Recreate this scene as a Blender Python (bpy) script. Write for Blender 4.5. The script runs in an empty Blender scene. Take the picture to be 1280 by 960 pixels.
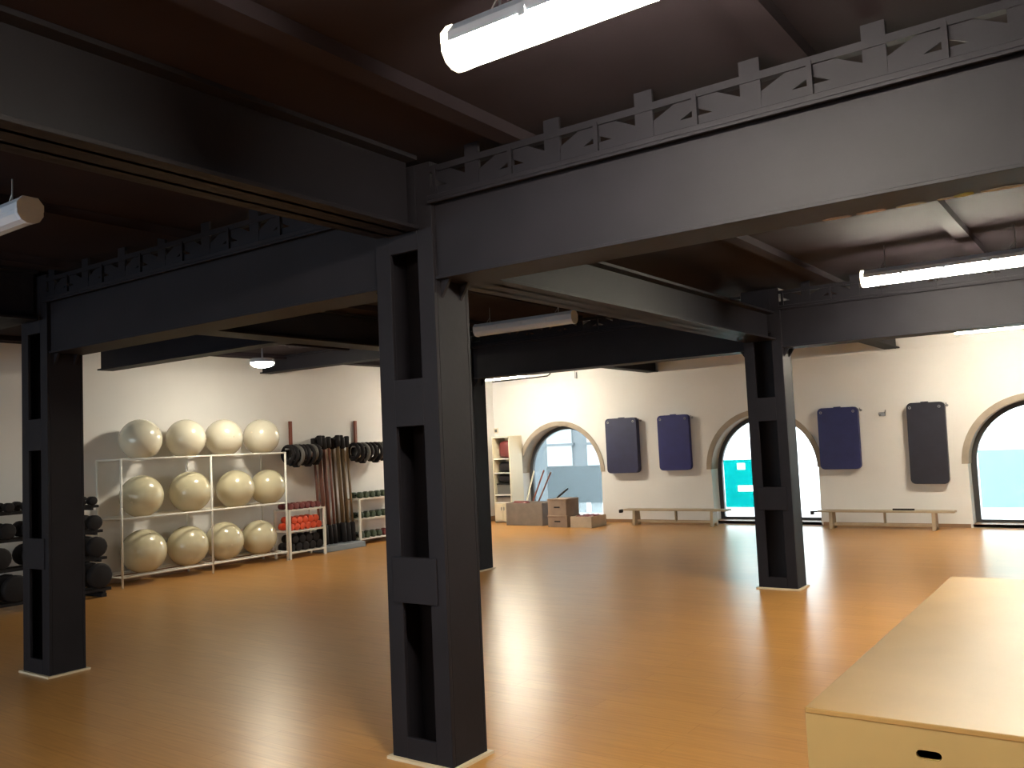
import bpy, bmesh, math, random
from mathutils import Vector, Matrix
from mathutils.geometry import tessellate_polygon
random.seed(7)
PI = math.pi
S = bpy.context.scene
COL = S.collection

# ------------------------------------------------------------------ materials
def mat(name, col, rough=0.5, metal=0.0, var=0.0, scale=8.0, bump=0.0, bscale=60.0, coat=0.0, spec=0.5, sheen=0.0):
    m = bpy.data.materials.new(name); m.use_nodes = True
    nt = m.node_tree; b = nt.nodes['Principled BSDF']
    b.inputs['Base Color'].default_value = (*col, 1)
    b.inputs['Roughness'].default_value = rough
    b.inputs['Metallic'].default_value = metal
    b.inputs['Specular IOR Level'].default_value = spec
    b.inputs['Coat Weight'].default_value = coat
    b.inputs['Coat Roughness'].default_value = 0.15
    tc = nt.nodes.new('ShaderNodeTexCoord')
    if var > 0:
        n = nt.nodes.new('ShaderNodeTexNoise'); n.inputs['Scale'].default_value = scale
        n.inputs['Detail'].default_value = 5
        r = nt.nodes.new('ShaderNodeValToRGB')
        r.color_ramp.elements[0].position = 0.3; r.color_ramp.elements[1].position = 0.7
        r.color_ramp.elements[0].color = (*[c*(1-var) for c in col], 1)
        r.color_ramp.elements[1].color = (*[min(1, c*(1+var)) for c in col], 1)
        nt.links.new(tc.outputs['Object'], n.inputs['Vector'])
        nt.links.new(n.outputs['Fac'], r.inputs['Fac'])
        nt.links.new(r.outputs['Color'], b.inputs['Base Color'])
    if bump > 0:
        n2 = nt.nodes.new('ShaderNodeTexNoise'); n2.inputs['Scale'].default_value = bscale
        bp = nt.nodes.new('ShaderNodeBump'); bp.inputs['Strength'].default_value = bump
        bp.inputs['Distance'].default_value = 0.01
        nt.links.new(tc.outputs['Object'], n2.inputs['Vector'])
        nt.links.new(n2.outputs['Fac'], bp.inputs['Height'])
        nt.links.new(bp.outputs['Normal'], b.inputs['Normal'])
    return m

def emat(name, col, strength):
    m = bpy.data.materials.new(name); m.use_nodes = True
    nt = m.node_tree; b = nt.nodes['Principled BSDF']
    b.inputs['Base Color'].default_value = (.9, .9, .86, 1)
    b.inputs['Emission Color'].default_value = (*col, 1)
    b.inputs['Emission Strength'].default_value = strength
    return m

def filmmat(name, trans, diff, mix):
    m = bpy.data.materials.new(name); m.use_nodes = True
    nt = m.node_tree; nt.nodes.clear()
    o = nt.nodes.new('ShaderNodeOutputMaterial'); t = nt.nodes.new('ShaderNodeBsdfTransparent')
    d = nt.nodes.new('ShaderNodeBsdfTranslucent'); x = nt.nodes.new('ShaderNodeMixShader')
    tc = nt.nodes.new('ShaderNodeTexCoord'); n = nt.nodes.new('ShaderNodeTexNoise'); n.inputs['Scale'].default_value = 4
    r = nt.nodes.new('ShaderNodeValToRGB')
    r.color_ramp.elements[0].color = (*[c*.97 for c in trans], 1); r.color_ramp.elements[1].color = (*[min(1, c*1.03) for c in trans], 1)
    nt.links.new(tc.outputs['Object'], n.inputs['Vector']); nt.links.new(n.outputs['Fac'], r.inputs['Fac'])
    nt.links.new(r.outputs['Color'], t.inputs['Color'])
    d.inputs['Color'].default_value = (*diff, 1); x.inputs['Fac'].default_value = mix
    nt.links.new(t.outputs[0], x.inputs[1]); nt.links.new(d.outputs[0], x.inputs[2]); nt.links.new(x.outputs[0], o.inputs[0])
    return m

def glassmat():
    m = bpy.data.materials.new('clear_glass'); m.use_nodes = True
    nt = m.node_tree; nt.nodes.clear()
    o = nt.nodes.new('ShaderNodeOutputMaterial'); t = nt.nodes.new('ShaderNodeBsdfTransparent')
    g = nt.nodes.new('ShaderNodeBsdfGlossy'); x = nt.nodes.new('ShaderNodeMixShader'); f = nt.nodes.new('ShaderNodeFresnel')
    t.inputs['Color'].default_value = (.93, .96, .96, 1); g.inputs['Roughness'].default_value = 0.02
    nt.links.new(f.outputs[0], x.inputs['Fac'])
    nt.links.new(t.outputs[0], x.inputs[1]); nt.links.new(g.outputs[0], x.inputs[2]); nt.links.new(x.outputs[0], o.inputs[0])
    return m

def floormat():
    m = bpy.data.materials.new('wood_laminate_floor'); m.use_nodes = True
    nt = m.node_tree; b = nt.nodes['Principled BSDF']; L = nt.links.new
    tc = nt.nodes.new('ShaderNodeTexCoord'); mp = nt.nodes.new('ShaderNodeMapping')
    mp.inputs['Scale'].default_value = (1, 1, 1)
    br = nt.nodes.new('ShaderNodeTexBrick')
    br.inputs['Color1'].default_value = (.48, .238, .068, 1); br.inputs['Color2'].default_value = (.445, .215, .060, 1)
    br.inputs['Mortar'].default_value = (.38, .17, .04, 1)
    br.inputs['Scale'].default_value = 1.0; br.inputs['Mortar Size'].default_value = 0.0025
    br.inputs['Brick Width'].default_value = 1.3; br.inputs['Row Height'].default_value = 0.16
    n = nt.nodes.new('ShaderNodeTexNoise'); n.inputs['Scale'].default_value = 6; n.inputs['Detail'].default_value = 4
    m2 = nt.nodes.new('ShaderNodeMapping'); m2.inputs['Scale'].default_value = (.5, 9, 1)
    rp = nt.nodes.new('ShaderNodeMapRange'); rp.inputs[1].default_value = .25; rp.inputs[2].default_value = .75
    rp.inputs[3].default_value = .86; rp.inputs[4].default_value = 1.12
    mx = nt.nodes.new('ShaderNodeVectorMath'); mx.operation = 'SCALE'
    L(tc.outputs['Object'], mp.inputs[0]); L(mp.outputs[0], br.inputs['Vector'])
    L(tc.outputs['Object'], m2.inputs[0]); L(m2.outputs[0], n.inputs['Vector']); L(n.outputs['Fac'], rp.inputs[0])
    L(br.outputs['Color'], mx.inputs[0]); L(rp.outputs[0], mx.inputs['Scale']); L(mx.outputs[0], b.inputs['Base Color'])
    b.inputs['Roughness'].default_value = .31
    b.inputs['Specular IOR Level'].default_value = 0.5
    return m

M = {}
M['steel'] = mat('charcoal_paint', (.0145, .0135, .0182), .55, var=.12, scale=3, bump=.05, bscale=30, spec=.13)
M['ceil'] = mat('dark_ceiling_paint', (.0195, .0142, .0180), .85, var=.15, scale=2, spec=.1)
M['dark'] = mat('recess_black', (.012, .011, .012), .7)  # painted shade for slots that are not cut in
M['wall'] = mat('white_plaster', (.73, .715, .705), .85, var=.03, scale=1.5, bump=.06, bscale=18)
M['stone'] = mat('arch_stone', (.34, .285, .23), .8, var=.12, scale=5, bump=.1, bscale=25)
M['base'] = mat('skirting_wood', (.26, .15, .08), .5, var=.1)
M['floor'] = floormat()
M['pale'] = mat('pale_floor_trim', (.62, .52, .38), .5)
M['winframe'] = mat('window_frame_grey', (.035, .036, .04), .5)
M['glass'] = glassmat()
M['white'] = mat('white_enamel', (.78, .76, .70), .35)
M['fixture'] = mat('fixture_plastic', (.50, .55, .66), .35)
M['lamp'] = emat('lit_diffuser', (1.0, .91, .72), 74.0)
M['lampcap'] = emat('lit_end_cap', (1.0, .87, .63), 2.0)
M['lampoff'] = mat('unlit_diffuser', (.52, .58, .70), .25)
M['wire'] = mat('grey_wire', (.30, .30, .31), .4, metal=.6)
M['ball'] = mat('pearl_vinyl', (.62, .565, .39), .24, coat=.5, var=.04, scale=3)
M['ballw'] = mat('pearl_white_vinyl', (.66, .62, .50), .24, coat=.5, var=.04, scale=3)
M['black'] = mat('black_rubber', (.014, .012, .014), .7, spec=.25)
M['blackg'] = mat('grey_rubber', (.12, .115, .11), .5)
M['maroon'] = mat('maroon_vinyl', (.16, .03, .03), .45)
M['red'] = mat('red_vinyl', (.72, .085, .03), .4)
M['green'] = mat('dark_green_vinyl', (.035, .055, .028), .5)
M['chrome'] = mat('chrome', (.75, .75, .75), .2, metal=1)
M['strap'] = mat('red_brown_wood', (.20, .045, .022), .55, var=.15)
M['shaftr'] = mat('red_brown_shaft', (.17, .065, .045), .45)
M['shafto'] = mat('olive_brown_shaft', (.15, .095, .045), .45)
M['step'] = mat('blue_grey_plastic', (.20, .22, .25), .5)
M['mat_navy'] = mat('navy_vinyl', (.018, .021, .105), .5, var=.12, scale=6, bump=.15, bscale=12)
M['mat_navyd'] = mat('dark_navy_vinyl', (.020, .023, .072), .5, var=.12, scale=6, bump=.15, bscale=12)
M['mat_blue'] = mat('royal_navy_vinyl', (.014, .016, .135), .5, var=.12, scale=6, bump=.15, bscale=12)
M['mat_black'] = mat('black_vinyl', (.017, .016, .028), .5, var=.12, scale=6, bump=.15, bscale=12)
M['bench'] = mat('varnished_beech', (.40, .31, .21), .5, var=.12, scale=6)
M['ply'] = mat('birch_plywood', (.34, .205, .070), .42, var=.06, scale=2.5, spec=.35)
M['plyf'] = mat('birch_plywood_edge', (.36, .25, .10), .5, var=.06, scale=2.5)
M['card'] = mat('brown_board', (.27, .20, .155), .7, var=.1)
M['cardl'] = mat('pale_board', (.48, .40, .31), .65, var=.08)
M['crate'] = mat('grey_brown_board', (.20, .165, .14), .6, var=.1)
M['cream'] = mat('cream_laminate', (.70, .62, .46), .5)
M['pinkflake'] = mat('bare_plaster_flake', (.34, .25, .22), .8, var=.15, scale=20)  # colours of lit ceiling showing through the girder gap
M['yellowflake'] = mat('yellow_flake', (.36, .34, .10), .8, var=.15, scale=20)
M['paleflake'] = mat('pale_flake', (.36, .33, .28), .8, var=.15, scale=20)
M['film2'] = filmmat('turquoise_film', (.045, .44, .43), (.0, .4, .38), .1)
M['film3'] = filmmat('pale_turquoise_film', (.45, .60, .575), (.3, .5, .47), .1)
M['film1'] = filmmat('grey_blue_film', (.64, .665, .67), (.46, .50, .52), .3)
M['filmw'] = filmmat('white_film', (.35, .40, .40), (.8, .9, .9), .5)
M['facade'] = mat('pale_blue_render', (.085, .10, .11), .8)
M['facadew'] = mat('white_window_paint', (.34, .36, .37), .5)
M['facadep'] = mat('facade_pane', (.19,.22,.24), .5)
M['pave'] = mat('street_paving', (.6, .6, .6), .8)

# ------------------------------------------------------------------ mesh helpers
def box(bm, x0, x1, y0, y1, z0, z1, mtx=None):
    vs = [bm.verts.new(Vector((x, y, z)) if mtx is None else mtx @ Vector((x, y, z))) for x in (x0, x1) for y in (y0, y1) for z in (z0, z1)]
    for f in ((0, 1, 3, 2), (4, 6, 7, 5), (0, 4, 5, 1), (2, 3, 7, 6), (0, 2, 6, 4), (1, 5, 7, 3)):
        bm.faces.new([vs[i] for i in f])

def bar(bm, a, b, w, t, up=Vector((0, 0, 1))):
    """a rectangular bar from a to b, w wide, t thick"""
    a = Vector(a); b = Vector(b); d = (b-a).normalized()
    s = d.cross(up)
    if s.length < 1e-4: s = d.cross(Vector((0, 1, 0)))
    s.normalize(); u = s.cross(d)
    vs = []
    for p in (a, b):
        for (i, j) in ((-1, -1), (1, -1), (1, 1), (-1, 1)):
            vs.append(bm.verts.new(p+s*i*w/2+u*j*t/2))
    for k in range(4):
        bm.faces.new((vs[k], vs[(k+1) % 4], vs[4+(k+1) % 4], vs[4+k]))
    bm.faces.new(vs[3::-1]); bm.faces.new(vs[4:])

def tube(bm, pts, r, n=8, cap=True):
    pts = [Vector(p) for p in pts]; rs = r if isinstance(r, (list, tuple)) else [r]*len(pts)
    rings = []
    ref = None
    for i, p in enumerate(pts):
        d = (pts[min(i+1, len(pts)-1)]-pts[max(i-1, 0)])
        if d.length < 1e-9: d = Vector((0, 0, 1))
        d.normalize()
        if ref is None: ref = Vector((0, 0, 1)) if abs(d.z) < .9 else Vector((1, 0, 0))
        s = d.cross(ref).normalized(); u = s.cross(d)
        rings.append([bm.verts.new(p+(s*math.cos(2*PI*k/n)+u*math.sin(2*PI*k/n))*rs[i]) for k in range(n)])
    for a, b in zip(rings, rings[1:]):
        for k in range(n): bm.faces.new((a[k], a[(k+1) % n], b[(k+1) % n], b[k]))
    if cap:
        bm.faces.new(rings[0][::-1]); bm.faces.new(rings[-1])

def axis_cyl(bm, c, axis, r, h, n=20, bev=0.0):
    """solid of revolution of a rounded cylinder, centred on c"""
    a = Vector(axis).normalized(); c = Vector(c)
    if bev > 0:
        tube(bm, [c-a*h/2, c-a*(h/2-bev*.3), c-a*(h/2-bev), c+a*(h/2-bev), c+a*(h/2-bev*.3), c+a*h/2],
             [r-bev, r-bev*.3, r, r, r-bev*.3, r-bev], n)
    else:
        tube(bm, [c-a*h/2, c+a*h/2], r, n)

def torus(bm, c, axis, R, r, n=20, m=8, sz=1.0):
    c = Vector(c); a = Vector(axis).normalized()
    s = a.cross(Vector((0, 0, 1))).normalized(); u = Vector((0, 0, 1))
    g = []
    for i in range(n):
        t = 2*PI*i/n; d = s*math.cos(t)+u*math.sin(t)*sz
        g.append([bm.verts.new(c+d*R+(d.normalized()*math.cos(2*PI*k/m)+a*math.sin(2*PI*k/m))*r) for k in range(m)])
    for i in range(n):
        for k in range(m):
            bm.faces.new((g[i][k], g[(i+1) % n][k], g[(i+1) % n][(k+1) % m], g[i][(k+1) % m]))

def prism(bm, outer, holes, mapf, d0, d1):
    """extruded flat outline with holes: 2-D loops, mapf(u, v, d) -> 3-D point"""
    loops = [outer]+holes
    tris = tessellate_polygon([[Vector((p[0], p[1], 0)) for p in l] for l in loops])
    flat = [p for l in loops for p in l]
    A = [bm.verts.new(mapf(p[0], p[1], d0)) for p in flat]; B = [bm.verts.new(mapf(p[0], p[1], d1)) for p in flat]
    for t in tris:
        try:
            bm.faces.new([A[i] for i in t]); bm.faces.new([B[i] for i in reversed(t)])
        except ValueError: pass
    o = 0
    for l in loops:
        n = len(l)
        for k in range(n):
            i, j = o+k, o+(k+1) % n
            bm.faces.new((A[i], A[j], B[j], B[i]))
        o += n

def obj(name, bm, m, parent=None, smooth=False, bevel=0.0, loc=None, seg=2):
    bmesh.ops.recalc_face_normals(bm, faces=bm.faces[:])
    me = bpy.data.meshes.new(name); bm.to_mesh(me); bm.free()
    if isinstance(m, (list, tuple)):
        for q in m: me.materials.append(q)
    else: me.materials.append(m)
    if smooth:
        for p in me.polygons: p.use_smooth = True
    o = bpy.data.objects.new(name, me); COL.objects.link(o)
    if parent is not None: o.parent = parent
    if loc is not None: o.location = loc
    if bevel > 0:
        b = o.modifiers.new('edge', 'BEVEL'); b.width = bevel; b.segments = seg; b.limit_method = 'ANGLE'; b.angle_limit = math.radians(40)
    return o

def smooth_angle(o, deg=40):
    me = o.data
    for p in me.polygons: p.use_smooth = True
    b = bmesh.new(); b.from_mesh(me)
    for e in b.edges:
        if len(e.link_faces) == 2 and e.calc_face_angle(0) > math.radians(deg): e.smooth = False
    b.to_mesh(me); b.free()
    return o

def B_(): return bmesh.new()

def tag(o, label, cat, group=None, kind=None):
    o['label'] = label; o['category'] = cat
    if group: o['group'] = group
    if kind: o['kind'] = kind
    return o

def thing(name, label, cat, loc=(0, 0, 0), rz=0, group=None):
    o = bpy.data.objects.new(name, None); COL.objects.link(o); o.empty_display_size = .1
    o.location = loc; o.rotation_euler = (0, 0, rz)
    return tag(o, label, cat, group)

def dup(root, loc, label, group=None, rz=None, swap=None):
    r = root.copy(); COL.objects.link(r); r.location = loc
    if rz is not None: r.rotation_euler = (0, 0, rz)
    r['label'] = label
    if group: r['group'] = group
    for ch in list(root.children):
        c = ch.copy(); COL.objects.link(c); c.parent = r
        for g in ch.children:
            d = g.copy(); COL.objects.link(d); d.parent = c
    return r

def struct(name, bm, m, parent=None, label=None, cat=None, **k):
    o = obj(name, bm, m, parent, **k)
    if parent is None:
        o['kind'] = 'structure'
        if label: o['label'] = label; o['category'] = cat
    return o

ORD = ['first', 'second', 'third', 'fourth', 'fifth', 'sixth', 'seventh', 'eighth', 'ninth', 'tenth', 'eleventh', 'twelfth']

# ------------------------------------------------------------------ room shell
XL, XR, YF, YB, ZC = -10.45, 8.6, -5.8, 14.1, 2.92
TW = 0.42                                    # wall thickness at the windows
b = B_(); box(b, XL-.1, XR+.1, YF-.1, YB+TW, -.12, 0)
struct('floor', b, M['floor'], label='glossy orange-brown wood laminate floor of the gym hall', cat='floor')
b = B_(); box(b, XL-.2, XR+.2, YF-.2, YB+TW, ZC, ZC+.15)
struct('ceiling', b, M['ceil'], label='dark painted ceiling above the steel beams', cat='ceiling')
b = B_(); box(b, XL-.25, XL, YF-.2, YB+TW, 0, ZC)
struct('wall_left', b, M['wall'], label='white plaster wall behind the ball rack', cat='wall')
b = B_(); box(b, XR, XR+.25, YF-.2, YB+TW, 0, ZC)
struct('wall_right', b, M['wall'], label='white plaster wall at the stage end', cat='wall')

WIN = [(-8.93, 1), (-4.99, 2), (-1.07, 3)]
RW, ZS, ZB = .90, .92, .05                    # arch radius, springing height, sill height
def arch(c, r, zs, zb, n=28, hw=None):
    hw = r if hw is None else hw
    pts = [(c-hw, zb), (c+hw, zb)]
    pts += [(c+r*math.cos(PI*k/n), zs+r*math.sin(PI*k/n)) for k in range(n+1)]
    return pts
yz = lambda u, v, d: Vector((u, d, v))
b = B_(); prism(b, [(XL, 0), (XR, 0), (XR, ZC), (XL, ZC)], [arch(c, RW, ZS, ZB, hw=RW-.012) for c, _ in WIN], yz, YB, YB+TW)
struct('wall_back', b, M['wall'], label='white plaster wall with the row of arched windows', cat='wall')
REAR = [-9.0, -6.2, -3.4]  # unseen windows added so daylight reaches the column fronts
b = B_(); prism(b, [(XL, 0), (XR, 0), (XR, ZC), (XL, ZC)], [[(c-1.2, .3), (c+1.2, .3), (c+1.2, 2.45), (c-1.2, 2.45)] for c in REAR], yz, YF-.25, YF)
struct('wall_front', b, M['wall'], label='white plaster wall behind the viewer', cat='wall')
# skirting along the window wall, between the openings, and a shallow moulding line above
b = B_(); xs = [XL]+[v for c, _ in WIN for v in (c-RW-.02, c+RW+.02)]+[XR]
for i in range(0, len(xs), 2): box(b, xs[i], xs[i+1], YB-.014, YB, 0, .055)
struct('baseboard_back', b, M['base'], label='low brown skirting along the window wall', cat='baseboard')
b = B_(); box(b, XL, XL+.014, YF, YB, 0, .10)
struct('baseboard_left', b, M['base'], label='low brown skirting behind the ball rack', cat='baseboard')
b = B_(); box(b, XL, XR, YB-.016, YB, 2.655, 2.675)
struct('trim_1', b, M['wall'], label='thin plaster moulding line high on the window wall', cat='moulding')
# raised stone archivolts
for i, (c, k) in enumerate(WIN):
    b = B_(); n = 30
    o_ = [(c+(RW+.075)*math.cos(PI*j/n), ZS+(RW+.075)*math.sin(PI*j/n)) for j in range(n+1)]
    i_ = [(c+(RW-.002)*math.cos(PI*j/n), ZS+(RW-.002)*math.sin(PI*j/n)) for j in range(n+1)]
    prism(b, o_+i_[::-1], [], yz, YB-.022, YB+.0)
    # the stone-coloured lining of the reveal
    i2 = [(c+(RW-.014)*math.cos(PI*j/n), ZS+(RW-.014)*math.sin(PI*j/n)) for j in range(n+1)]
    prism(b, i_+i2[::-1], [], yz, YB-.01, YB+.30)
    struct('trim_%d' % (k+1), b, M['stone'], label='brown stone arch around the %s window' % ['grey-blue', 'bright turquoise', 'pale turquoise at the picture edge', 'hidden'][i], cat='arch')

# windows: frame, pane, film
WLAB = ['arched window with grey-blue film behind the stacked boxes', 'arched window with bright turquoise film behind the standing column',
        'arched window with pale turquoise film beside the long black mat', 'arched window beyond the pale turquoise one']
for i, (c, k) in enumerate(WIN):
    y0 = YB+.28
    w = bpy.data.objects.new('window_%d' % k, None); COL.objects.link(w); w.location = (c, y0, 0)
    w['kind'] = 'structure'; w['label'] = WLAB[i]; w['category'] = 'window'
    b = B_(); prism(b, arch(0, RW-.004, ZS, ZB+.002), [arch(0, RW-.08, ZS, ZB+.045)], yz, 0, .07)
    obj('window_frame', b, M['winframe'], w)
    b = B_(); prism(b, arch(0, RW-.075, ZS, ZB+.04), [], yz, .045, .050)
    obj('pane', b, M['glass'], w)
    b = B_(); box(b, -RW+.01, RW-.01, -.28, 0, ZB-.045, ZB+.004)
    obj('window_sill', b, M['base'], w)
    if k in (1, 2, 3):
        b = B_()
        rect = lambda x0, x1, z0, z1: [(x0, z0), (x1, z0), (x1, z1), (x0, z1)]
        if k == 1: prism(b, rect(-.51, .70, .13, 1.02), [rect(.35, .46, .15, .34)], yz, .034, .037)
        elif k == 2: prism(b, rect(-.80, .42, .25, 1.06), [rect(-.57, -.18, .52, .62), rect(-.56, -.42, .89, 1.0)], yz, .034, .037)
        else: prism(b, rect(-.80, .80, .26, 1.10), [], yz, .034, .037)
        obj('window_film', b, M['film%d' % k], w)
for i, c in enumerate(REAR):
    w = bpy.data.objects.new('window_%d' % (i+4), None); COL.objects.link(w); w.location = (c, YF-.12, 0); w['kind'] = 'structure'
    w['label'] = 'plain rectangular window behind the viewer'; w['category'] = 'window'; w['group'] = 'windows behind the viewer'
    b = B_(); prism(b, [(-1.2, .3), (1.2, .3), (1.2, 2.45), (-1.2, 2.45)], [[(-1.14, .36), (-.03, .36), (-.03, 2.39), (-1.14, 2.39)], [(.03, .36), (1.14, .36), (1.14, 2.39), (.03, 2.39)]], yz, -.03, .03)
    obj('window_frame', b, M['winframe'], w)
    b = B_(); box(b, -1.16, 1.16, -.004, .004, .34, 2.41); obj('pane', b, M['glass'], w)

# street outside: paving and the house across from the grey-blue window
b = B_(); box(b, -160, 120, YB+TW, YB+220, -.2, -.02)
struct('ground', b, M['pave'], label='pale paving outside the windows', cat='paving')
hs = thing('house_facade', 'pale blue house front with white windows outside the grey-blue window', 'building', (-12.5, 18.6, -.02))
b = B_(); box(b, -3.4, 3.4, 0, .3, 0, 6.0); obj('facade_wall', b, M['facade'], hs)
for j in range(5):
    x = -1.95+j*1.17
    b = B_(); box(b, x, x+.72, -.05, .02, .92, 2.6)
    f = obj('window', b, M['facadew'], hs)
    b = B_(); box(b, x+.06, x+.66, -.054, -.03, 1.52, 2.5)
    obj('window_pane', b, M['facadep'], f)
    b = B_(); box(b, x-.08, x+.80, -.09, .0, 1.42, 1.48); obj('transom', b, M['facade'], f)
# ------------------------------------------------------------------ columns
CW, CD = .377, .265
ZG0, ZG1 = 2.31, 2.69                         # girder bottom and top
def column_mesh(root, zt):
    b = B_(); fl = .098; t = .022
    for (xa, xb) in ((0, fl), (CW-fl, CW)):
        box(b, xa, xb, 0, t, .004, zt); box(b, xa, xb, CD-t, CD, .004, zt)
    box(b, .0, .02, t, CD-t, .004, zt); box(b, CW-.02, CW, t, CD-t, .004, zt)
    obj('channel_frame', b, M['steel'], root, bevel=.003)
    b = B_(); box(b, .02, CW-.02, CD*.78, CD*.78+.02, .004, zt)
    obj('web_plate', b, M['steel'], root)
    for z0, z1 in ((.004, .115), (.755, .975), (1.61, 1.84), (2.47, zt)):
        b = B_(); p = .010 if .2 < z0 < 1.5 else .002
        box(b, fl-.05 if p > .005 else fl-.002, CW-fl+.05 if p > .005 else CW-fl+.002, -p, .02, z0, z1)
        box(b, fl-.002, CW-fl+.002, CD-.02, CD+p, z0, z1)
        obj('batten_plate', b, M['steel'], root, bevel=.003)
    b = B_(); prism(b, [(-.022, -.022), (CW+.022, -.022), (CW+.022, CD+.022), (-.022, CD+.022)], [], lambda u, v, d: Vector((u, v, d)), 0, .014)
    obj('floor_trim', b, M['pale'], root)['label'] = 'pale strip around the column foot'
    b = B_()
    for s, x in ((-1, 0), (1, CW)):             # small gussets under the girder ends
        prism(b, [(x, ZG0-.085), (x+s*.055, ZG0-.002), (x, ZG0-.002)], [], yz, .05, .066)
        prism(b, [(x, ZG0-.085), (x+s*.055, ZG0-.002), (x, ZG0-.002)], [], yz, CD-.07, CD-.054)
    obj('gusset', b, M['steel'], root)
XM, X1 = -3.057, -6.734
Y0, Y1 = 3.181, 8.316
colm = None
for (x, y, lab) in ((XM, Y0, 'dark grey steel column in the middle, the largest and nearest'),
                    (X1, Y0, 'dark grey steel column beside the black dumbbell rack'),
                    (XM, Y1, 'dark grey steel column standing before the turquoise window'),
                    (X1-.11, Y1, 'dark grey steel column mostly hidden behind the nearest one')):
    if colm is None:
        colm = thing('column', lab, 'column', (x, y, 0), group='steel columns'); column_mesh(colm, ZC-.03)
    else: dup(colm, (x, y, 0), lab)

# ------------------------------------------------------------------ girders along the room's width
def girder(name, x0, x1, y, label, posts=None, pitch=.447, glow_patches=False):
    g = thing(name, label, 'beam', (x0, y, ZG0), group='lattice girders')
    L = x1-x0; H = ZG1-ZG0
    b = B_()
    box(b, 0, L, .03, .045, .012, H); box(b, 0, L, .222, .237, .012, H)
    obj('web', b, M['steel'], g)
    b = B_(); box(b, 0, L, .012, .268, 0, .014)
    obj('bottom_flange', b, M['steel'], g, bevel=.002)
    b = B_(); box(b, 0, L, -.030, .295, H-.004, H+.020); box(b, 0, L, -.030, -.018, H-.018, H-.004)
    obj('top_flange', b, M['steel'], g, bevel=.003)
    # lattice above the flange
    b = B_(); z0, z1, zt = H+.02, H+.150, ZC-ZG0-.004
    yl = .004
    xs = []
    p = posts - math.ceil((posts-x0)/pitch)*pitch
    while p < x1+pitch: xs.append(p-x0); p += pitch
    cl = lambda v: min(max(v, 0.0), L)
    box(b, 0, L, yl-.012, yl+.03, z1-.012, z1+.018)
    box(b, 0, L, yl-.004, yl+.008, z0, z0+.045)
    for q in xs:
        if .04 < q < L-.04: box(b, q-.040, q+.040, yl-.006, yl+.010, z0, zt)
        m = q+pitch/2
        if .02 < m < L-.02: box(b, m-.010, m+.010, yl-.018, yl+.010, z0, z1)
        for s in (-1, 1):
            a = Vector((q+(.03 if s > 0 else pitch-.03), yl+.004, z0+.028)); e = Vector((m, yl+.004, z1-.010))
            if 0 < min(a.x, e.x)-.02 and max(a.x, e.x)+.02 < L:
                bar(b, a, e, .010, .074, up=Vector((0, 1, 0)).cross(e-a).normalized())
    obj('lattice', b, M['steel'], g)
    if glow_patches:  # patches painted for bits of lit ceiling seen through the beam
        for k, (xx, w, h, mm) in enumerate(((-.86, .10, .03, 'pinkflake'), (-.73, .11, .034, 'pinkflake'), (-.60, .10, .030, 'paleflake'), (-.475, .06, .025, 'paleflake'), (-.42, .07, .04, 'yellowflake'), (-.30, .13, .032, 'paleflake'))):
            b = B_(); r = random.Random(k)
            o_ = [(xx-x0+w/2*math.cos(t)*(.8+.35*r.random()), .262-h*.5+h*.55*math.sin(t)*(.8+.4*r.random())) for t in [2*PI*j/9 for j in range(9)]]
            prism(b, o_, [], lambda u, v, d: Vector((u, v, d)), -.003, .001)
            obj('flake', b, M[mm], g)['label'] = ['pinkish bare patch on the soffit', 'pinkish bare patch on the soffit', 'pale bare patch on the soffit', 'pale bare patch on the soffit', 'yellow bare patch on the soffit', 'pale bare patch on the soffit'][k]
    return g
girder('girder', XM+CW+.001, 4.58, Y0, 'dark lattice girder running right from the nearest column', posts=-1.08, glow_patches=True)
girder('girder', X1+CW+.001, XM-.001, Y0, 'dark lattice girder between the dumbbell-rack column and the nearest column', posts=-4.46, pitch=.455)
girder('girder', XM+CW+.001, 4.58, Y1, 'dark lattice girder behind the lit tube, ending at the window column', posts=-1.08)
girder('girder', X1+CW-.10, XM-.001, Y1, 'dark lattice girder behind the unlit tube lamp', posts=-4.46, pitch=.455)

def ibeam(name, a, bb, w, z0, z1, label, taper=0.0, group='plain steel beams'):
    """I-beam lying from a to bb (x, y)"""
    a = Vector((a[0], a[1], 0)); bb = Vector((bb[0], bb[1], 0)); d = bb-a; L = d.length
    g = thing(name, label, 'beam', (a.x, a.y, z0), math.atan2(d.y, d.x), group)
    H = z1-z0
    b = B_(); box(b, 0, L, -.012-w*.2, .012-w*.2, .0, H); box(b, 0, L, -.012+w*.2, .012+w*.2, .0, H)
    obj('web', b, M['steel'], g)
    b = B_(); box(b, 0, L-taper, -w/2, w/2, 0, .018); obj('bottom_flange', b, M['steel'], g, bevel=.002)
    b = B_(); box(b, 0, L, -w/2, w/2, H-.02, H); obj('top_flange', b, M['steel'], g)
    return g
ZT = ZC-.002
xc = XM+CW/2; x1c = X1+CW/2
ibeam('cross_beam', (xc, YF+.02), (xc, Y0-.035), .28, 2.555, ZT, 'dark beam overhead from the nearest column towards the viewer')
ibeam('cross_beam', (x1c, YF+.02), (x1c, Y0-.035), .28, 2.555, ZT, 'dark beam overhead from the dumbbell-rack column towards the viewer')
ibeam('cross_beam', (xc, Y0+.30), (xc, Y1-.035), .30, 2.385, 2.66, 'dark beam between the nearest column and the window column')
ibeam('cross_beam', (x1c, Y0+.30), (x1c-.10, Y1-.035), .30, 2.60, ZT, 'dark beam between the dumbbell-rack column and the hidden column')
ibeam('cross_beam', (xc, Y1+.30), (xc, YB-.002), .22, 2.68, ZT, 'dark beam from the window column to the window wall', taper=.02)
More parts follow.
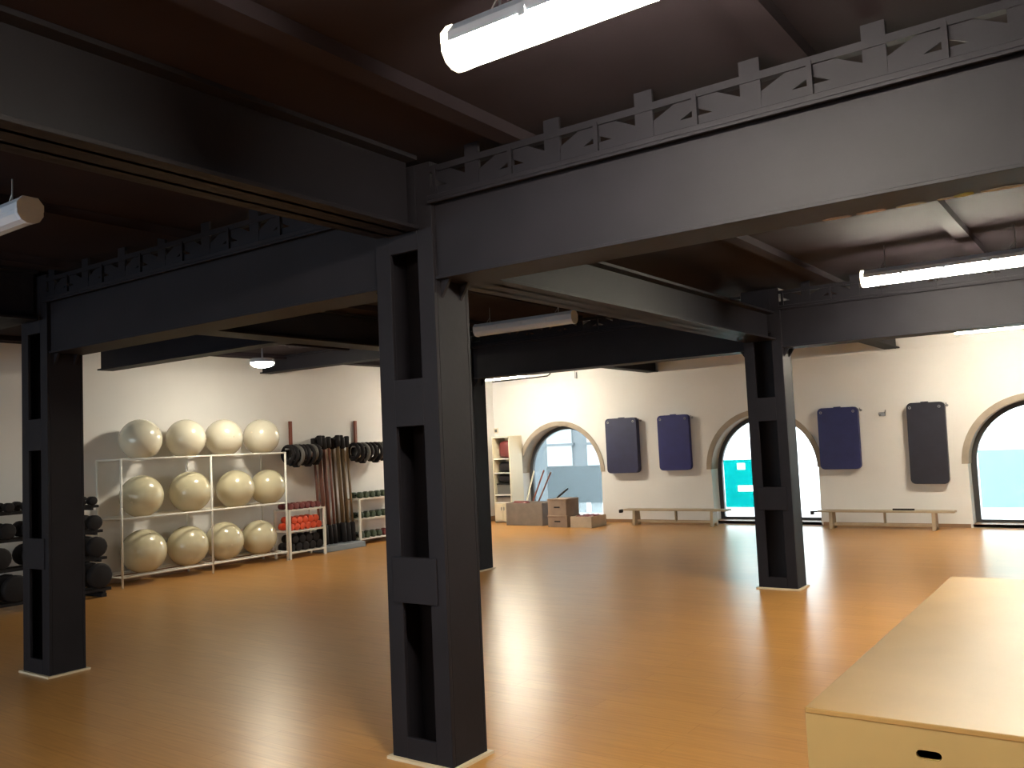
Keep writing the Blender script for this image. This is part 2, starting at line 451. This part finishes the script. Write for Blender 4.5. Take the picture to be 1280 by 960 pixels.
ibeam('cross_beam', (x1c-.11, Y1+.30), (x1c-.33, YB-.002), .22, 2.66, ZT, 'dark beam from the hidden column to the window wall', taper=.02)
ibeam('tie_beam', (x1c-.2, Y0+.14), (-10.0, Y0+.14), .2, 2.64, ZT, 'short dark beam left of the dumbbell-rack column')
ibeam('tie_beam', (x1c-.2, 5.75), (-10.10, 5.75), .2, 2.61, ZT, 'dark beam ending near the left end of the ball rack')
ibeam('tie_beam', (x1c-.3, Y1+.05), (-10.36, Y1+.05), .2, 2.70, ZT, 'dark beam ending above the right end of the ball rack')

# shallow ceiling joists
b = B_()
for k in range(-7, 6):
    x = -.91+1.28*k
    if XL+.2 < x < XR-.2 and abs(x-xc) > .25 and abs(x-x1c) > .3: box(b, x-.05, x+.05, YF, YB, ZC-.055, ZC+.001)
struct('trim_6', b, M['ceil'], label='shallow dark joists under the ceiling', cat='joists')

# ------------------------------------------------------------------ tube lamps
def tube_lamp(x0, y, z, lit, label, L=1.2):
    t = thing('tube_lamp', label, 'lamp', (x0, y, z), group='hanging tube lamps')
    prof_h = [(-.062, .0), (-.062, .030), (-.035, .062), (.035, .062), (.062, .030), (.062, .0)]
    prof_d = [(.060, .0), (.060, -.022), (.042, -.050), (.016, -.062), (-.016, -.062), (-.042, -.050), (-.060, -.022), (-.060, .0)]
    b = B_(); prism(b, prof_h, [], lambda u, v, d: Vector((d, u, v)), .025, L-.025)
    obj('housing', b, M['fixture'], t)
    b = B_(); prism(b, prof_d, [], lambda u, v, d: Vector((d, u, v)), .022, L-.022)
    obj('diffuser', b, M['lamp'] if lit else M['lampoff'], t)
    for xa, xb in ((0, .024), (L-.024, L)):
        b = B_(); prism(b, [(u*1.04, v*1.04) for u, v in prof_h]+[(u*1.04, v*1.04) for u, v in prof_d[:]], [], lambda u, v, d: Vector((d, u, v)), xa, xb)
        obj('end_cap', b, M['fixture'] if not lit else M['lampcap'], t, bevel=.006)
    for q in (.18, L-.18):
        b = B_(); tube(b, [(q, 0, .058), (q, 0, ZC-z+.0)], .004, 6)
        tube(b, [(q-.05, 0, .060), (q, 0, .12)], .0025, 5)
        obj('hanger_wire', b, M['wire'], t)
    for q in (.3, .6, .9):
        for s in (-1, 1):
            b = B_(); box(b, q-.012, q+.012, s*.066-.004, s*.066+.004, -.012, .016); obj('clip', b, M['fixture'], t)
    return t
tube_lamp(-1.61, 2.05, 2.715, True, 'lit tube lamp near the ceiling at the top of the picture')
tube_lamp(-1.65, 7.2, 2.675, True, 'lit tube lamp above the stage, in front of the rear girder', L=1.25)
tube_lamp(-5.51, 7.2, 2.70, False, 'unlit white tube lamp right of the nearest column')
tube_lamp(-5.44, 2.05, 2.73, False, 'unlit white tube lamp cut off by the left picture edge')
tube_lamp(-9.55, 12.3, 2.70, True, 'lit tube lamp hidden behind beams before the grey-blue window')
tube_lamp(-1.75, 12.3, 2.70, True, 'lit tube lamp behind the rear girder before the pale turquoise window')
for q, x in enumerate((-1.61,)):  # unseen lamp added to brighten the floor and column fronts
    tube_lamp(x, -3.1, 2.72, True, 'lit tube lamp behind the viewer, %s' % ['in line with the topmost lamp', 'at the stage side'][q])
t = thing('bulkhead_lamp', 'round lit lamp under the ceiling beyond the ball rack', 'lamp', (-8.97, 7.2, 2.655))
b = B_(); axis_cyl(b, (0, 0, .05), (0, 0, 1), .15, .05, 24); tube(b, [(0, 0, .07), (0, 0, ZC-2.655)], .012, 8); obj('lamp_base', b, M['fixture'], t)
b = B_(); tube(b, [(0, 0, .03), (0, 0, .0), (0, 0, -.025), (0, 0, -.04)], [.145, .14, .10, .03], 24); obj('lamp_dome', b, M['lamp'], t, smooth=True)

# ------------------------------------------------------------------ ball rack and balls
RX0, RX1 = -10.40, -9.87
RY = (5.80, 7.05, 8.28)
SH = (.125, .815, 1.525)
t = thing('ball_rack', 'long white tube rack with three shelves of exercise balls', 'rack', (0, 0, 0))
for y in RY:
    for x in (RX1, RX0):
        b = B_(); tube(b, [(x, y, 0), (x, y, SH[2]+.01)], .014, 8); obj('upright', b, M['white'], t, smooth=True)
for z in SH:
    b = B_()
    for x, r in ((RX1, .013), (RX0, .013), (-10.23, .006), (-10.03, .006)):
        tube(b, [(x, RY[0]-.01, z), (x, RY[2]+.01, z)], r, 8)
    for y in RY: tube(b, [(RX0, y, z), (RX1, y, z)], .011, 8)
    obj('shelf', b, M['white'], t, smooth=True)
def ball_mesh(r):
    b = B_(); bmesh.ops.create_uvsphere(b, u_segments=40, v_segments=24, radius=r)
    for v in b.verts:
        v.co.z *= .985
        a = v.co.normalized(); k = 1-.006*(math.cos(a.x*42) > .86)
        v.co *= k
    return b
BALLS = [(('top', 'ballw'), [(6.22, .258), (6.86, .255), (7.45, .255), (8.08, .255)]),
         (('middle', 'ball'), [(6.22, .262), (6.91, .268), (7.62, .258), (8.17, .25)]),
         (('bottom', 'ball'), [(6.24, .272), (6.86, .262), (7.42, .258), (8.00, .245)])]
POS = ['at the end nearest the black dumbbells', 'second from the black dumbbells', 'second from the red dumbbells', 'at the end nearest the red dumbbells']
for (row, mm), lst in BALLS:
    z = SH[{'bottom': 0, 'middle': 1, 'top': 2}[row]]
    for k, (y, r) in enumerate(lst):
        zc = z+.006+math.sqrt(r*r-.1**2)*.99
        o = obj('exercise_ball', ball_mesh(r), M[mm], smooth=True, loc=(-10.13, y, zc))
        o.rotation_euler = (random.random()*3, random.random()*3, random.random()*3)
        tag(o, 'pale exercise ball on the %s shelf, %s' % (row, POS[k]), 'exercise ball', 'exercise balls on the white rack')
        b = B_(); axis_cyl(b, (0, 0, r*.985), (0, 0, 1), .012, .008, 12); obj('valve_plug', b, M['cream'], o)

# ------------------------------------------------------------------ dumbbells
def dumbbell(label, rh, lh, L, m, loc, rz=0, group=None, hm='chrome'):
    t = thing('dumbbell', label, 'dumbbell', loc, rz, group)
    b = B_(); axis_cyl(b, (0, 0, 0), (1, 0, 0), rh*.32, L-lh, 10); obj('handle', b, M[hm], t, smooth=True)
    for s in (-1, 1):
        b = B_(); axis_cyl(b, (s*(L/2-lh/2), 0, 0), (1, 0, 0), rh, lh, 16, bev=min(.2*rh, .3*lh)); smooth_angle(obj('head', b, m, t), 50)
    return t

# small white rack with maroon, red and black dumbbells
def small_rack(label, x0, x1, y0, y1, zs, h, tops):
    t = thing('dumbbell_stand', label, 'rack', ((x0+x1)/2, (y0+y1)/2, 0))
    hx, hy = (x1-x0)/2, (y1-y0)/2
    for sx in (-1, 1):
        for sy in (-1, 1):
            b = B_(); box(b, sx*hx-.016, sx*hx+.016, sy*hy-.016, sy*hy+.016, 0, h); obj('upright', b, M['white'], t)
    for z in zs:
        b = B_(); box(b, -hx, hx, -hy, hy, z-.022, z); obj('shelf', b, M['white'], t)
    return t
small_rack('small white stand holding maroon, red and black dumbbells', -10.22, -9.91, 8.36, 9.02, (.10, .40, .70), .70, None)
ROWN = ['bottom', 'middle', 'top']
for row, z, m, n, r in ((2, .70, 'maroon', 6, .045), (1, .40, 'red', 6, .052), (0, .10, 'black', 5, .062)):
    for k in range(n):
        y = 8.36+.07+(.66-.14)*k/(n-1)
        dumbbell('%s dumbbell on the %s shelf of the small white stand, %s from the ball rack' % (m, ROWN[row], ORD[k]), r, .085, .25, M[m], (-10.065, y, z+r), group='%s dumbbells' % m, hm=m)
    if row < 2:                                  # a second layer on top
        for k in range(n-1):
            y = 8.36+.07+(.66-.14)*(k+.5)/(n-1)
            dumbbell('%s dumbbell lying on the row below it, %s from the ball rack' % (m, ORD[k]), r, .085, .25, M[m], (-10.065, y, z+r*2.75), group='%s dumbbells' % m, hm=m)
small_rack('white stand of dark green dumbbells half hidden by the nearest column', -10.42, -10.15, 9.99, 10.95, (.10, .42, .74), .74, None)
for row, z, m, n, r in ((2, .74, 'green', 7, .048), (1, .42, 'green', 7, .048), (0, .10, 'green', 7, .05)):
    for k in range(n):
        y = 9.99+.08+(.96-.16)*k/(n-1)
        mm = 'red' if (row == 0 and k > 3) else m
        dumbbell('%s dumbbell on the %s shelf of the half-hidden white stand, %s along' % ('red' if mm == 'red' else 'dark green', ROWN[row], ORD[k]), r, .08, .22, M['maroon'] if mm == 'red' else M[m], (-10.285, y, z+r), group='dumbbells on the half-hidden stand', hm='black')

# black dumbbell rack behind the left column
t = thing('dumbbell_rack', 'black tiered rack of heavy dumbbells behind the left column', 'rack', (-9.95, 4.66, 0))
TIERS = ((.10, .30, .14), (.44, .22, .115), (.74, .14, .085), (1.02, .06, .05))     # z, x offset, head radius
for sy in (-.72, .72):
    b = B_(); bar(b, (.16, sy, .02), (-.14, sy, 1.06), .04, .05, Vector((0, 1, 0))); bar(b, (-.40, sy, .02), (-.16, sy, 1.04), .04, .04, Vector((0, 1, 0)))
    for z, xo, r in TIERS: box(b, -.05-.2*z, xo+.13, sy-.015, sy+.015, z-.055, z-.03)
    box(b, -.42, .42, sy-.03, sy+.03, 0, .04); obj('side_frame', b, M['black'], t)
for z, xo, r in TIERS:
    b = B_(); box(b, xo-.13, xo-.07, -.80, .80, z-.03, z); box(b, xo+.07, xo+.13, -.80, .80, z-.03, z); obj('tier_rail', b, M['black'], t)
TN = ['lowest', 'second', 'third', 'top']
for q, (z, xo, r) in enumerate(TIERS):
    n = int(1.5/(2*r+.03))
    n = min(n, 9)
    for k in range(n):
        y = 4.66-.76+r*.6+(1.52-1.2*r)*k/(n-1)
        dumbbell('black dumbbell on the %s tier of the black rack, %s from the picture edge' % (TN[q], ORD[k]), r, .09, .30, M['black'], (-9.95+xo, y, z+r), group='black dumbbells on the tiered rack')

# ------------------------------------------------------------------ loops hanging on wall hangers
def hanger(yb, yl, label):
    t = thing('wall_hanger', label, 'hanger', (XL, yb, 0))
    b = B_(); box(b, .012, .042, -.026, .026, 1.50, 2.00); obj('backboard', b, M['strap'], t, bevel=.004)
    b = B_(); tube(b, [(.03, 0, 1.575), (.20, 0, 1.575), (.22, .03, 1.575), (.22, yl, 1.575)], .012, 8); tube(b, [(.22, .03, 1.575), (.22, -.27, 1.575)], .012, 8); obj('peg', b, M['wire'], t, smooth=True)
    b = B_(); tube(b, [(.006, 0, 1.9), (.02, 0, 1.9)], .01, 8); tube(b, [(.0, 0, 1.6), (.02, 0, 1.6)], .01, 8); obj('screw', b, M['wire'], t)
def loops(y0, y1, zc, n, tag_):
    for k in range(n):
        y = y0+(y1-y0)*k/(n-1)
        b = B_(); R = .135+.012*((k*7) % 3-1); zz = 1.588+.028-R*.95
        torus(b, (0, 0, 0), (.07*math.sin(k*2.1), 1, .0), R, .028, 20, 8, .95)
        o = obj('band_loop', b, M['blackg'] if k % 4 == 2 else M['black'], smooth=True, loc=(XL+.22, y, zz))
        b = B_(); axis_cyl(b, (0, 0, -R*.95), (1, 0, 0), .040, .11, 10, bev=.01); obj('grip', b, M['black'], o, smooth=True)
        tag(o, '%s rubber loop hanging on the %s hanger, %s from its board' % ('grey' if k % 4 == 2 else 'black', tag_, ORD[k]), 'exercise band', 'rubber loops on the wall hangers')
hanger(8.86, .35, 'red-brown wall board holding black loops above the small white stand')
hanger(10.22, .46, 'red-brown wall board holding black loops beside the nearest column')
loops(8.64, 9.17, 1.43, 8, 'small-stand side')
loops(9.98, 10.66, 1.43, 8, 'column side')

# ------------------------------------------------------------------ upright weighted bars and the low platform
t = thing('step_platform', 'low blue-grey platform on the floor under the upright bars', 'platform', (-10.19, 9.52, 0))
b = B_(); prism(b, [(-.21, 0), (.21, 0), (.19, .085), (-.19, .085)], [], lambda u, v, d: Vector((u, d, v)), -.42, .42); obj('deck', b, M['step'], t, bevel=.008)
b = B_(); box(b, -.17, .17, -.40, .40, .084, .089); obj('top_pad', b, M['step'], t)
for gi, (ya, yb_, mm, nm) in enumerate(((9.27, 9.50, 'shaftr', 'red-brown'), (9.65, 9.89, 'shafto', 'olive-brown'))):
    for k in range(6):
        y = ya+(yb_-ya)*k/5; x = -10.29+(.085 if k % 2 else 0)
        h = 1.64+.02*((k*5) % 3)
        t = thing('weighted_bar', '%s upright bar with black foam ends, %s from the small red stand in its bundle' % (nm, ORD[k]), 'bar', (x, y, .089), group='%s upright bars' % nm)
        lean = -.09
        b = B_(); tube(b, [(0, 0, .15), (lean*.9, 0, h*.92)], .019, 8); obj('shaft', b, M[mm], t, smooth=True)
        b = B_(); tube(b, [(0, 0, 0), (0, 0, .01), (lean*.16, 0, h*.17), (lean*.18, 0, h*.18)], [.03, .043, .043, .025], 10); obj('foot_sleeve', b, M['black'], t, smooth=True)
        b = B_(); tube(b, [(lean*.895, 0, h*.89), (lean*.9, 0, h*.90), (lean*.995, 0, h*.995), (lean, 0, h)], [.02, .043, .043, .03], 10); obj('top_sleeve', b, M['black'], t, smooth=True)

# ------------------------------------------------------------------ mats hung on the window wall
def wall_mat(xa, xb, z0, z1, th, mm, label, hlab, tilt=0.0):
    w, h = xb-xa, z1-z0; r = .07
    t = thing('gym_mat', label, 'mat', ((xa+xb)/2, YB, z0), group='mats hung on the window wall')
    pts = []
    for cx, cz, a0 in ((w/2-r, r, -90), (w/2-r, h-r, 0), (-w/2+r, h-r, 90), (-w/2+r, r, 180)):
        for j in range(7): a = math.radians(a0+15*j); pts.append((cx+r*math.cos(a), cz+r*math.sin(a)))
    if tilt: pts = [(u*math.cos(tilt)-v*math.sin(tilt), u*math.sin(tilt)+v*math.cos(tilt)) for u, v in pts]
    half = th/2-.003
    for k, nm in enumerate(('back_half', 'front_half')):
        b = B_(); ya = -.02-k*(th/2); prism(b, pts, [], yz, ya-half, ya)
        obj(nm, b, M[mm], t, bevel=.014, seg=3)
    b = B_()
    for s in (-1, 1): torus(b, (s*(w/2-.06), -.02-th-.001, h-.07), (0, 1, 0), .016, .005, 12, 6)
    obj('eyelet', b, M['wire'], t, smooth=True)
    b = B_(); box(b, -.05, .05, -.02-th*.8, -.02-th*.3, h-.01, h+.012); obj('hanging_strap', b, M[mm], t)
    # hook in the wall, just past the upper corner
    hk = thing('wall_hook', 'small grey hook beside the %s' % hlab, 'hook', (xb+.03, YB, z1-.06))
    b = B_(); tube(b, [(0, 0, 0), (0, -.05, 0), (0, -.07, .012), (0, -.075, .035)], .009, 8); obj('peg', b, M['wire'], hk, smooth=True)
    b = B_(); axis_cyl(b, (0, -.003, 0), (0, 1, 0), .02, .006, 12); obj('plate', b, M['wire'], hk)
wall_mat(-7.83, -7.20, .89, 1.88, .12, 'mat_navyd', 'dark navy mat, thick folded one right of the grey-blue window', 'thick dark navy mat')
wall_mat(-6.80, -6.21, .92, 1.88, .09, 'mat_blue', 'navy mat, beside the thick folded one, left of the turquoise window', 'navy mat left of the turquoise window')
wall_mat(-4.03, -3.42, .88, 1.84, .09, 'mat_navy', 'navy mat, just right of the turquoise window', 'navy mat right of the turquoise window', tilt=-.006)
wall_mat(-2.73, -2.21, .64, 1.84, .09, 'mat_black', 'long black mat, hanging left of the pale turquoise window', 'long black mat', tilt=-.012)
t = thing('coat_hook', 'small grey double hook on the wall between navy and black mats', 'hook', (-3.08, YB, 1.70))
b = B_(); box(b, -.045, .045, -.012, 0, -.03, .03); obj('plate', b, M['wire'], t, bevel=.003)
b = B_(); tube(b, [(-.025, -.01, -.01), (-.03, -.06, -.02), (-.035, -.075, .02)], .008, 8); tube(b, [(.03, -.01, .02), (.05, -.05, .03), (.06, -.06, .06)], .008, 8); obj('peg', b, M['wire'], t, smooth=True)

# ------------------------------------------------------------------ gym benches
def gym_bench(xa, xb, y, label):
    L = xb-xa
    t = thing('gym_bench', label, 'bench', (xa, y, 0), group='long wooden gym benches')
    b = B_(); box(b, 0, L, -.11, .11, .25, .278); obj('seat', b, M['bench'], t, bevel=.006)
    for x in (.17, L-.30):
        b = B_(); prism(b, [(-.12, 0), (-.09, .25), (.09, .25), (.12, 0), (.07, 0), (.045, .05), (-.045, .05), (-.07, 0)], [], lambda u, v, d: Vector((d, u, v)), x, x+.05); obj('leg', b, M['bench'], t, bevel=.004)
    b = B_(); box(b, L*.5-.012, L*.5+.012, -.03, .03, .06, .25); obj('centre_strut', b, M['bench'], t)
    b = B_(); box(b, .18, L-.26, -.022, .022, .045, .085); obj('balance_rail', b, M['bench'], t, bevel=.004)
    b = B_(); box(b, -.10, .0, -.05, .05, .245, .262); box(b, -.12, -.085, -.05, .05, .205, .262); obj('end_hook', b, M['black'], t, bevel=.003)['label'] = 'black hook at the bench end'
gym_bench(-7.36, -5.46, 13.72, 'long low wooden bench under the two navy mats')
gym_bench(-4.02, -2.12, 13.72, 'long low wooden bench under the black mat, with a black item on it')
t = thing('resistance_bar', 'thin black bar lying on the bench under the black mat', 'bar', (-2.80, 13.70, .278+.014))
b = B_(); axis_cyl(b, (0, 0, 0), (1, 0, 0), .014, .22, 10, bev=.003); obj('shaft', b, M['black'], t)
for s in (-1, 1):
    b = B_(); axis_cyl(b, (s*.12, 0, 0), (1, 0, 0), .0138, .06, 10, bev=.004); obj('end_grip', b, M['black'], t)

# ------------------------------------------------------------------ shelf unit and boxes in the back corner
t = thing('shelf_unit', 'tall narrow cream shelf unit in the corner beyond the columns', 'shelf unit', (-9.96, 13.62, 0))
b = B_()
for x in (-.205, .185): box(b, x, x+.02, 0, .42, 0, 1.66)
box(b, -.185, .185, .40, .42, 0, 1.66); obj('carcass', b, M['cream'], t)
for z in (.0+.03, .38, .53, .95, 1.22, 1.64):
    b = B_(); box(b, -.185, .185, .004, .40, z-.01, z+.012); obj('shelf', b, M['white'], t)
for s in (-1, 1):
    b = B_(); box(b, min(s*.003, s*.184), max(s*.003, s*.184), -.016, .003, .045, .365); d = obj('door', b, M['cream'], t, bevel=.003)
    b = B_(); box(b, s*.03-.006, s*.03+.006, -.03, -.016, .24, .30); obj('handle', b, M['wire'], d)
def lump(name, label, cat, m, x, y, z, sx, sy, sz):
    o = obj(name, (lambda b: (bmesh.ops.create_uvsphere(b, u_segments=16, v_segments=10, radius=1), b)[1])(B_()), m, smooth=True, loc=(x, y, z+sz))
    for v in o.data.vertices:
        n = v.co.copy()
        for a in range(3): v.co[a] = math.copysign(abs(n[a])**.55, n[a])
        v.co.x *= sx*(1+.08*math.sin(9*n.z)); v.co.y *= sy; v.co.z *= sz*(1+.06*math.sin(7*n.x))
    zmin = min(v.co.z for v in o.data.vertices)
    o.location.z = z-zmin
    return tag(o, label, cat)
b_ = lump('folded_mat', 'maroon folded mat in the top opening of the shelf unit', 'mat', M['maroon'], -9.93, 13.82, 1.232, .14, .15, .17)
lump('sports_bag', 'black bag in the second opening of the shelf unit', 'bag', M['black'], -9.94, 13.82, .962, .15, .15, .10)
lump('sports_bag', 'black bag on top of the grey box in the shelf unit', 'bag', M['black'], -9.95, 13.80, .752, .16, .14, .085)
t = thing('storage_box', 'grey box in the third opening of the shelf unit', 'box', (-9.96, 13.80, .542))
b = B_(); box(b, -.16, .16, -.13, .13, 0, .18); obj('body', b, M['blackg'], t, bevel=.006)
b = B_(); box(b, -.165, .165, -.135, .135, .18, .205); obj('lid', b, M['black'], t, bevel=.004)
t = thing('storage_box', 'flat grey box in the lowest opening of the shelf unit', 'box', (-9.96, 13.80, .392))
b = B_(); box(b, -.16, .16, -.14, .14, 0, .10); obj('body', b, M['crate'], t, bevel=.005)
b = B_(); box(b, -.165, .165, -.145, .145, .088, .108); obj('lid', b, M['blackg'], t, bevel=.004)
t = thing('light_switch', 'small square switch on the wall above the shelf unit', 'switch', (-10.40, YB, 1.78))
b = B_(); box(b, -.05, .05, -.012, 0, -.05, .05); obj('plate', b, M['cream'], t, bevel=.004)
b = B_(); box(b, -.028, .028, -.018, -.012, -.03, .03); obj('rocker', b, M['blackg'], t, bevel=.002)

def open_box(name, label, cat, x0, x1, y0, y1, h, m, wall=.02, loc_z=0.0, slats=0):
    t = thing(name, label, cat, ((x0+x1)/2, (y0+y1)/2, loc_z)); hx, hy = (x1-x0)/2, (y1-y0)/2
    b = B_(); box(b, -hx, hx, -hy, -hy+wall, 0, h); box(b, -hx, hx, hy-wall, hy, 0, h); box(b, -hx, -hx+wall, -hy+wall, hy-wall, 0, h); box(b, hx-wall, hx, -hy+wall, hy-wall, 0, h)
    obj('sides', b, m, t, bevel=.003)
    b = B_(); box(b, -hx+wall, hx-wall, -hy+wall, hy-wall, .005, .025); obj('bottom', b, m, t)
    b = B_()
    for s in (-1, 1):
        box(b, s*(hx-.012)-.014, s*(hx-.012)+.014, -hy-.006, -hy, .0, h)
    if slats:
        for k in range(slats): box(b, -hx, hx, -hy-.004, -hy, h*(k+.95)/slats-.008, h*(k+.95)/slats)
    obj('corner_batten', b, m, t)
    return t
open_box('storage_crate', 'long grey-brown crate beside the shelf unit', 'crate', -9.60, -8.80, 13.22, 13.70, .41, M['crate'])
b = B_(); box(b, -.37, .37, -.21, .21, 0, .04)
o = obj('rolled_towel', B_(), M['maroon'])
bpy.data.objects.remove(o); b.free()
b = B_(); tube(b, [(-.16, 0, 0), (-.15, 0, 0), (.15, 0, 0), (.16, 0, 0)], [.05, .07, .07, .05], 14)
o = obj('rolled_mat', b, M['maroon'], smooth=True, loc=(-9.40, 13.44, .365)); tag(o, 'maroon roll lying in the long grey-brown crate', 'mat')
b = B_(); tube(b, [(-.13, 0, .0), (.13, 0, .0)], .03, 8); o2 = obj('core', b, M['black'], o)
b = B_(); box(b, -.19, .19, -.1, .1, -.34, -.072); o3 = obj('packing_block', b, M['crate'], loc=(-9.40, 13.44, .365)); tag(o3, 'plain board block under the maroon roll in the crate', 'block')
t = thing('wooden_box', 'brown wooden box, lower of the pair beside the grey-brown crate', 'box', (-8.38, 13.28, 0))
def lidded(t, hx, hy, h, m):
    b = B_(); box(b, -hx, hx, -hy, hy, 0, h-.022); obj('body', b, m, t, bevel=.004)
    b = B_(); box(b, -hx-.006, hx+.006, -hy-.006, hy+.006, h-.022, h); obj('lid', b, m, t, bevel=.003)
    b = B_(); box(b, -.06, .06, -hy-.005, -hy, h*.5-.012, h*.5+.012); obj('handle_slot', b, M['dark'], t)  # raised dark strip paints the shade inside a handle slot
lidded(t, .20, .22, .205, M['card'])
tb = thing('wooden_box', 'brown wooden box, upper of the pair beside the grey-brown crate', 'box', (-8.38, 13.28, .205))
lidded(tb, .19, .22, .29, M['card'])
b = B_(); tube(b, [(0, 0, 0), (.21, .03, .155)], .017, 10)
o = obj('foam_tube', b, M['black'], loc=(-8.46, 13.22, .512)); tag(o, 'short black tube slanting up from the upper brown box', 'tube')
b = B_(); axis_cyl(b, (.0, 0, .0), (.21, .03, .155), .019, .03, 10); obj('end_cap', b, M['blackg'], o)
open_box('shallow_box', 'low pale box of red items in front of the grey-blue window', 'box', -8.12, -7.70, 13.08, 13.60, .19, M['cardl'])
for k in range(6):
    b = B_(); axis_cyl(b, (0, 0, 0), (0, 1, 0), .05, .16, 12, bev=.012)
    o = obj('hand_weight', b, M['maroon'], smooth=True, loc=(-8.05+.053*2*(k % 3)+.03, 13.22+.24*(k//3), .155)); 
    b = B_(); axis_cyl(b, (0, -.081, 0), (0, 1, 0), .018, .01, 8); obj('end_disc', b, M['chrome'], o)
    tag(o, 'red roll in the low pale box, %s of its %s row' % (ORD[k % 3], ['front', 'back'][k//3]), 'weight', 'red rolls in the low pale box')
b = B_(); box(b, -.19, .19, -.24, .24, .027, .104); o = obj('packing_block', b, M['cardl'], loc=(-7.91, 13.34, 0)); tag(o, 'pale board filling under the red rolls in the low box', 'block')
# sticks leaning in the window opening
for k, (p0, p1, m, lab) in enumerate((((-9.715, 13.88, .012), (-9.69, 14.33, .95), 'cream', 'cream stick leaning into the grey-blue window behind the crate'),
                                      ((-9.62, 13.88, .012), (-9.46, 14.34, .96), 'strap', 'red stick leaning into the grey-blue window beside the cream one'),
                                      ((-9.52, 13.88, .012), (-9.30, 14.34, .92), 'shaftr', 'brown stick leaning into the grey-blue window, rightmost of three'))):
    p0, p1 = Vector(p0), Vector(p1)
    b = B_(); tube(b, [(0, 0, 0), p1-p0], .016, 10); o = obj('gym_stick', b, M[m], smooth=True, loc=p0); tag(o, lab, 'stick', 'sticks leaning in the window')
    b = B_(); d = (p1-p0).normalized(); axis_cyl(b, d*.01, d, .018, .03, 10); obj('rubber_tip', b, M['black'], o)

# cable along the top of the window wall
b = B_(); tube(b, [(-10.42, YB-.03, 2.765), (-9.6, YB-.03, 2.77), (-9.10, YB-.03, 2.78), (-9.04, YB-.03, 2.81), (-9.0, YB-.03, 2.90)], .011, 8)
o = obj('wall_cable', b, M['black'], smooth=True); tag(o, 'black cable run along the top of the wall above the grey-blue window', 'cable')
t = thing('cable_bracket', 'small grey bracket high on the wall right of the black cable', 'bracket', (-8.47, YB, 2.74))
b = B_(); box(b, -.02, .02, -.03, 0, -.06, .06); obj('plate', b, M['wire'], t); b = B_(); tube(b, [(0, -.02, .05), (-.05, -.03, .16)], .006, 6); obj('stay', b, M['wire'], t)

# ------------------------------------------------------------------ stage
SX0, SX1, SY0, SY1, SHH = -1.15, 1.35, 3.55, 7.04, .40
t = thing('stage_platform', 'large pale plywood stage block with an oval handle hole in front', 'stage', (SX0, SY0, 0))
W_, D_ = SX1-SX0, SY1-SY0
b = B_(); box(b, 0, W_, 0, D_, SHH-.022, SHH); obj('top_board', b, M['ply'], t, bevel=.004)
def stadium(cx, cz, w, h, n=8):
    r = h/2; p = []
    for j in range(n+1): a = -PI/2+PI*j/n; p.append((cx+w/2-r+r*math.cos(a), cz+r*math.sin(a)))
    for j in range(n+1): a = PI/2+PI*j/n; p.append((cx-w/2+r+r*math.cos(a), cz+r*math.sin(a)))
    return p
b = B_(); prism(b, [(0, 0), (W_, 0), (W_, SHH-.022), (0, SHH-.022)], [stadium(.447, .283, .088, .034), stadium(W_-.447, .283, .088, .034)], yz, .004, .024)
obj('front_panel', b, M['plyf'], t)
b = B_(); box(b, .004, .024, .024, D_-.024, 0, SHH-.022); obj('side_panel', b, M['plyf'], t)
b = B_(); box(b, W_-.024, W_-.004, .024, D_-.024, 0, SHH-.022); obj('side_panel', b, M['plyf'], t)
b = B_(); box(b, 0, W_, D_-.024, D_-.004, 0, SHH-.022); obj('back_panel', b, M['plyf'], t)

# ------------------------------------------------------------------ daylight, camera, colour
w = bpy.data.worlds.new('daylight'); S.world = w; w.use_nodes = True
bg = w.node_tree.nodes['Background']; bg.inputs['Color'].default_value = (.86, .95, 1.0, 1); bg.inputs['Strength'].default_value = 2.8
def portal(c, y, z0, z1, wd, facing):
    L = bpy.data.lights.new('window_portal', 'AREA'); L.shape = 'RECTANGLE'; L.size = wd; L.size_y = z1-z0
    L.cycles.is_portal = True
    o = bpy.data.objects.new('window_portal', L); COL.objects.link(o); o.location = (c, y, (z0+z1)/2)
    o.rotation_euler = (PI/2*(-1 if facing < 0 else 1), 0, 0)
for c, _ in WIN: portal(c, YB+TW+.02, ZB, ZS+RW, 1.8, -1)
for c in REAR: portal(c, YF-.27, .3, 2.45, 2.4, 1)

cd = bpy.data.cameras.new('camera'); co = bpy.data.objects.new('camera', cd); COL.objects.link(co)
yaw, pit, rol = .6151, .0689, -.0454
fw = Vector((-math.sin(yaw)*math.cos(pit), math.cos(yaw)*math.cos(pit), math.sin(pit)))
r0 = Vector((math.cos(yaw), math.sin(yaw), 0)); u0 = r0.cross(fw)
rt = math.cos(rol)*r0+math.sin(rol)*u0; up = -math.sin(rol)*r0+math.cos(rol)*u0
co.matrix_world = Matrix(((rt.x, up.x, -fw.x, 0), (rt.y, up.y, -fw.y, 0), (rt.z, up.z, -fw.z, 1.5), (0, 0, 0, 1)))
cd.sensor_width = 36; cd.lens = 36*1088.2/1280; cd.clip_start = .05; cd.clip_end = 200
S.camera = co
S.view_settings.view_transform = 'Standard'; S.view_settings.look = 'None'; S.view_settings.gamma = 1
S.view_settings.use_curve_mapping = False
S.view_settings.exposure = 1.6
S.cycles.max_bounces = 8; S.cycles.diffuse_bounces = 5
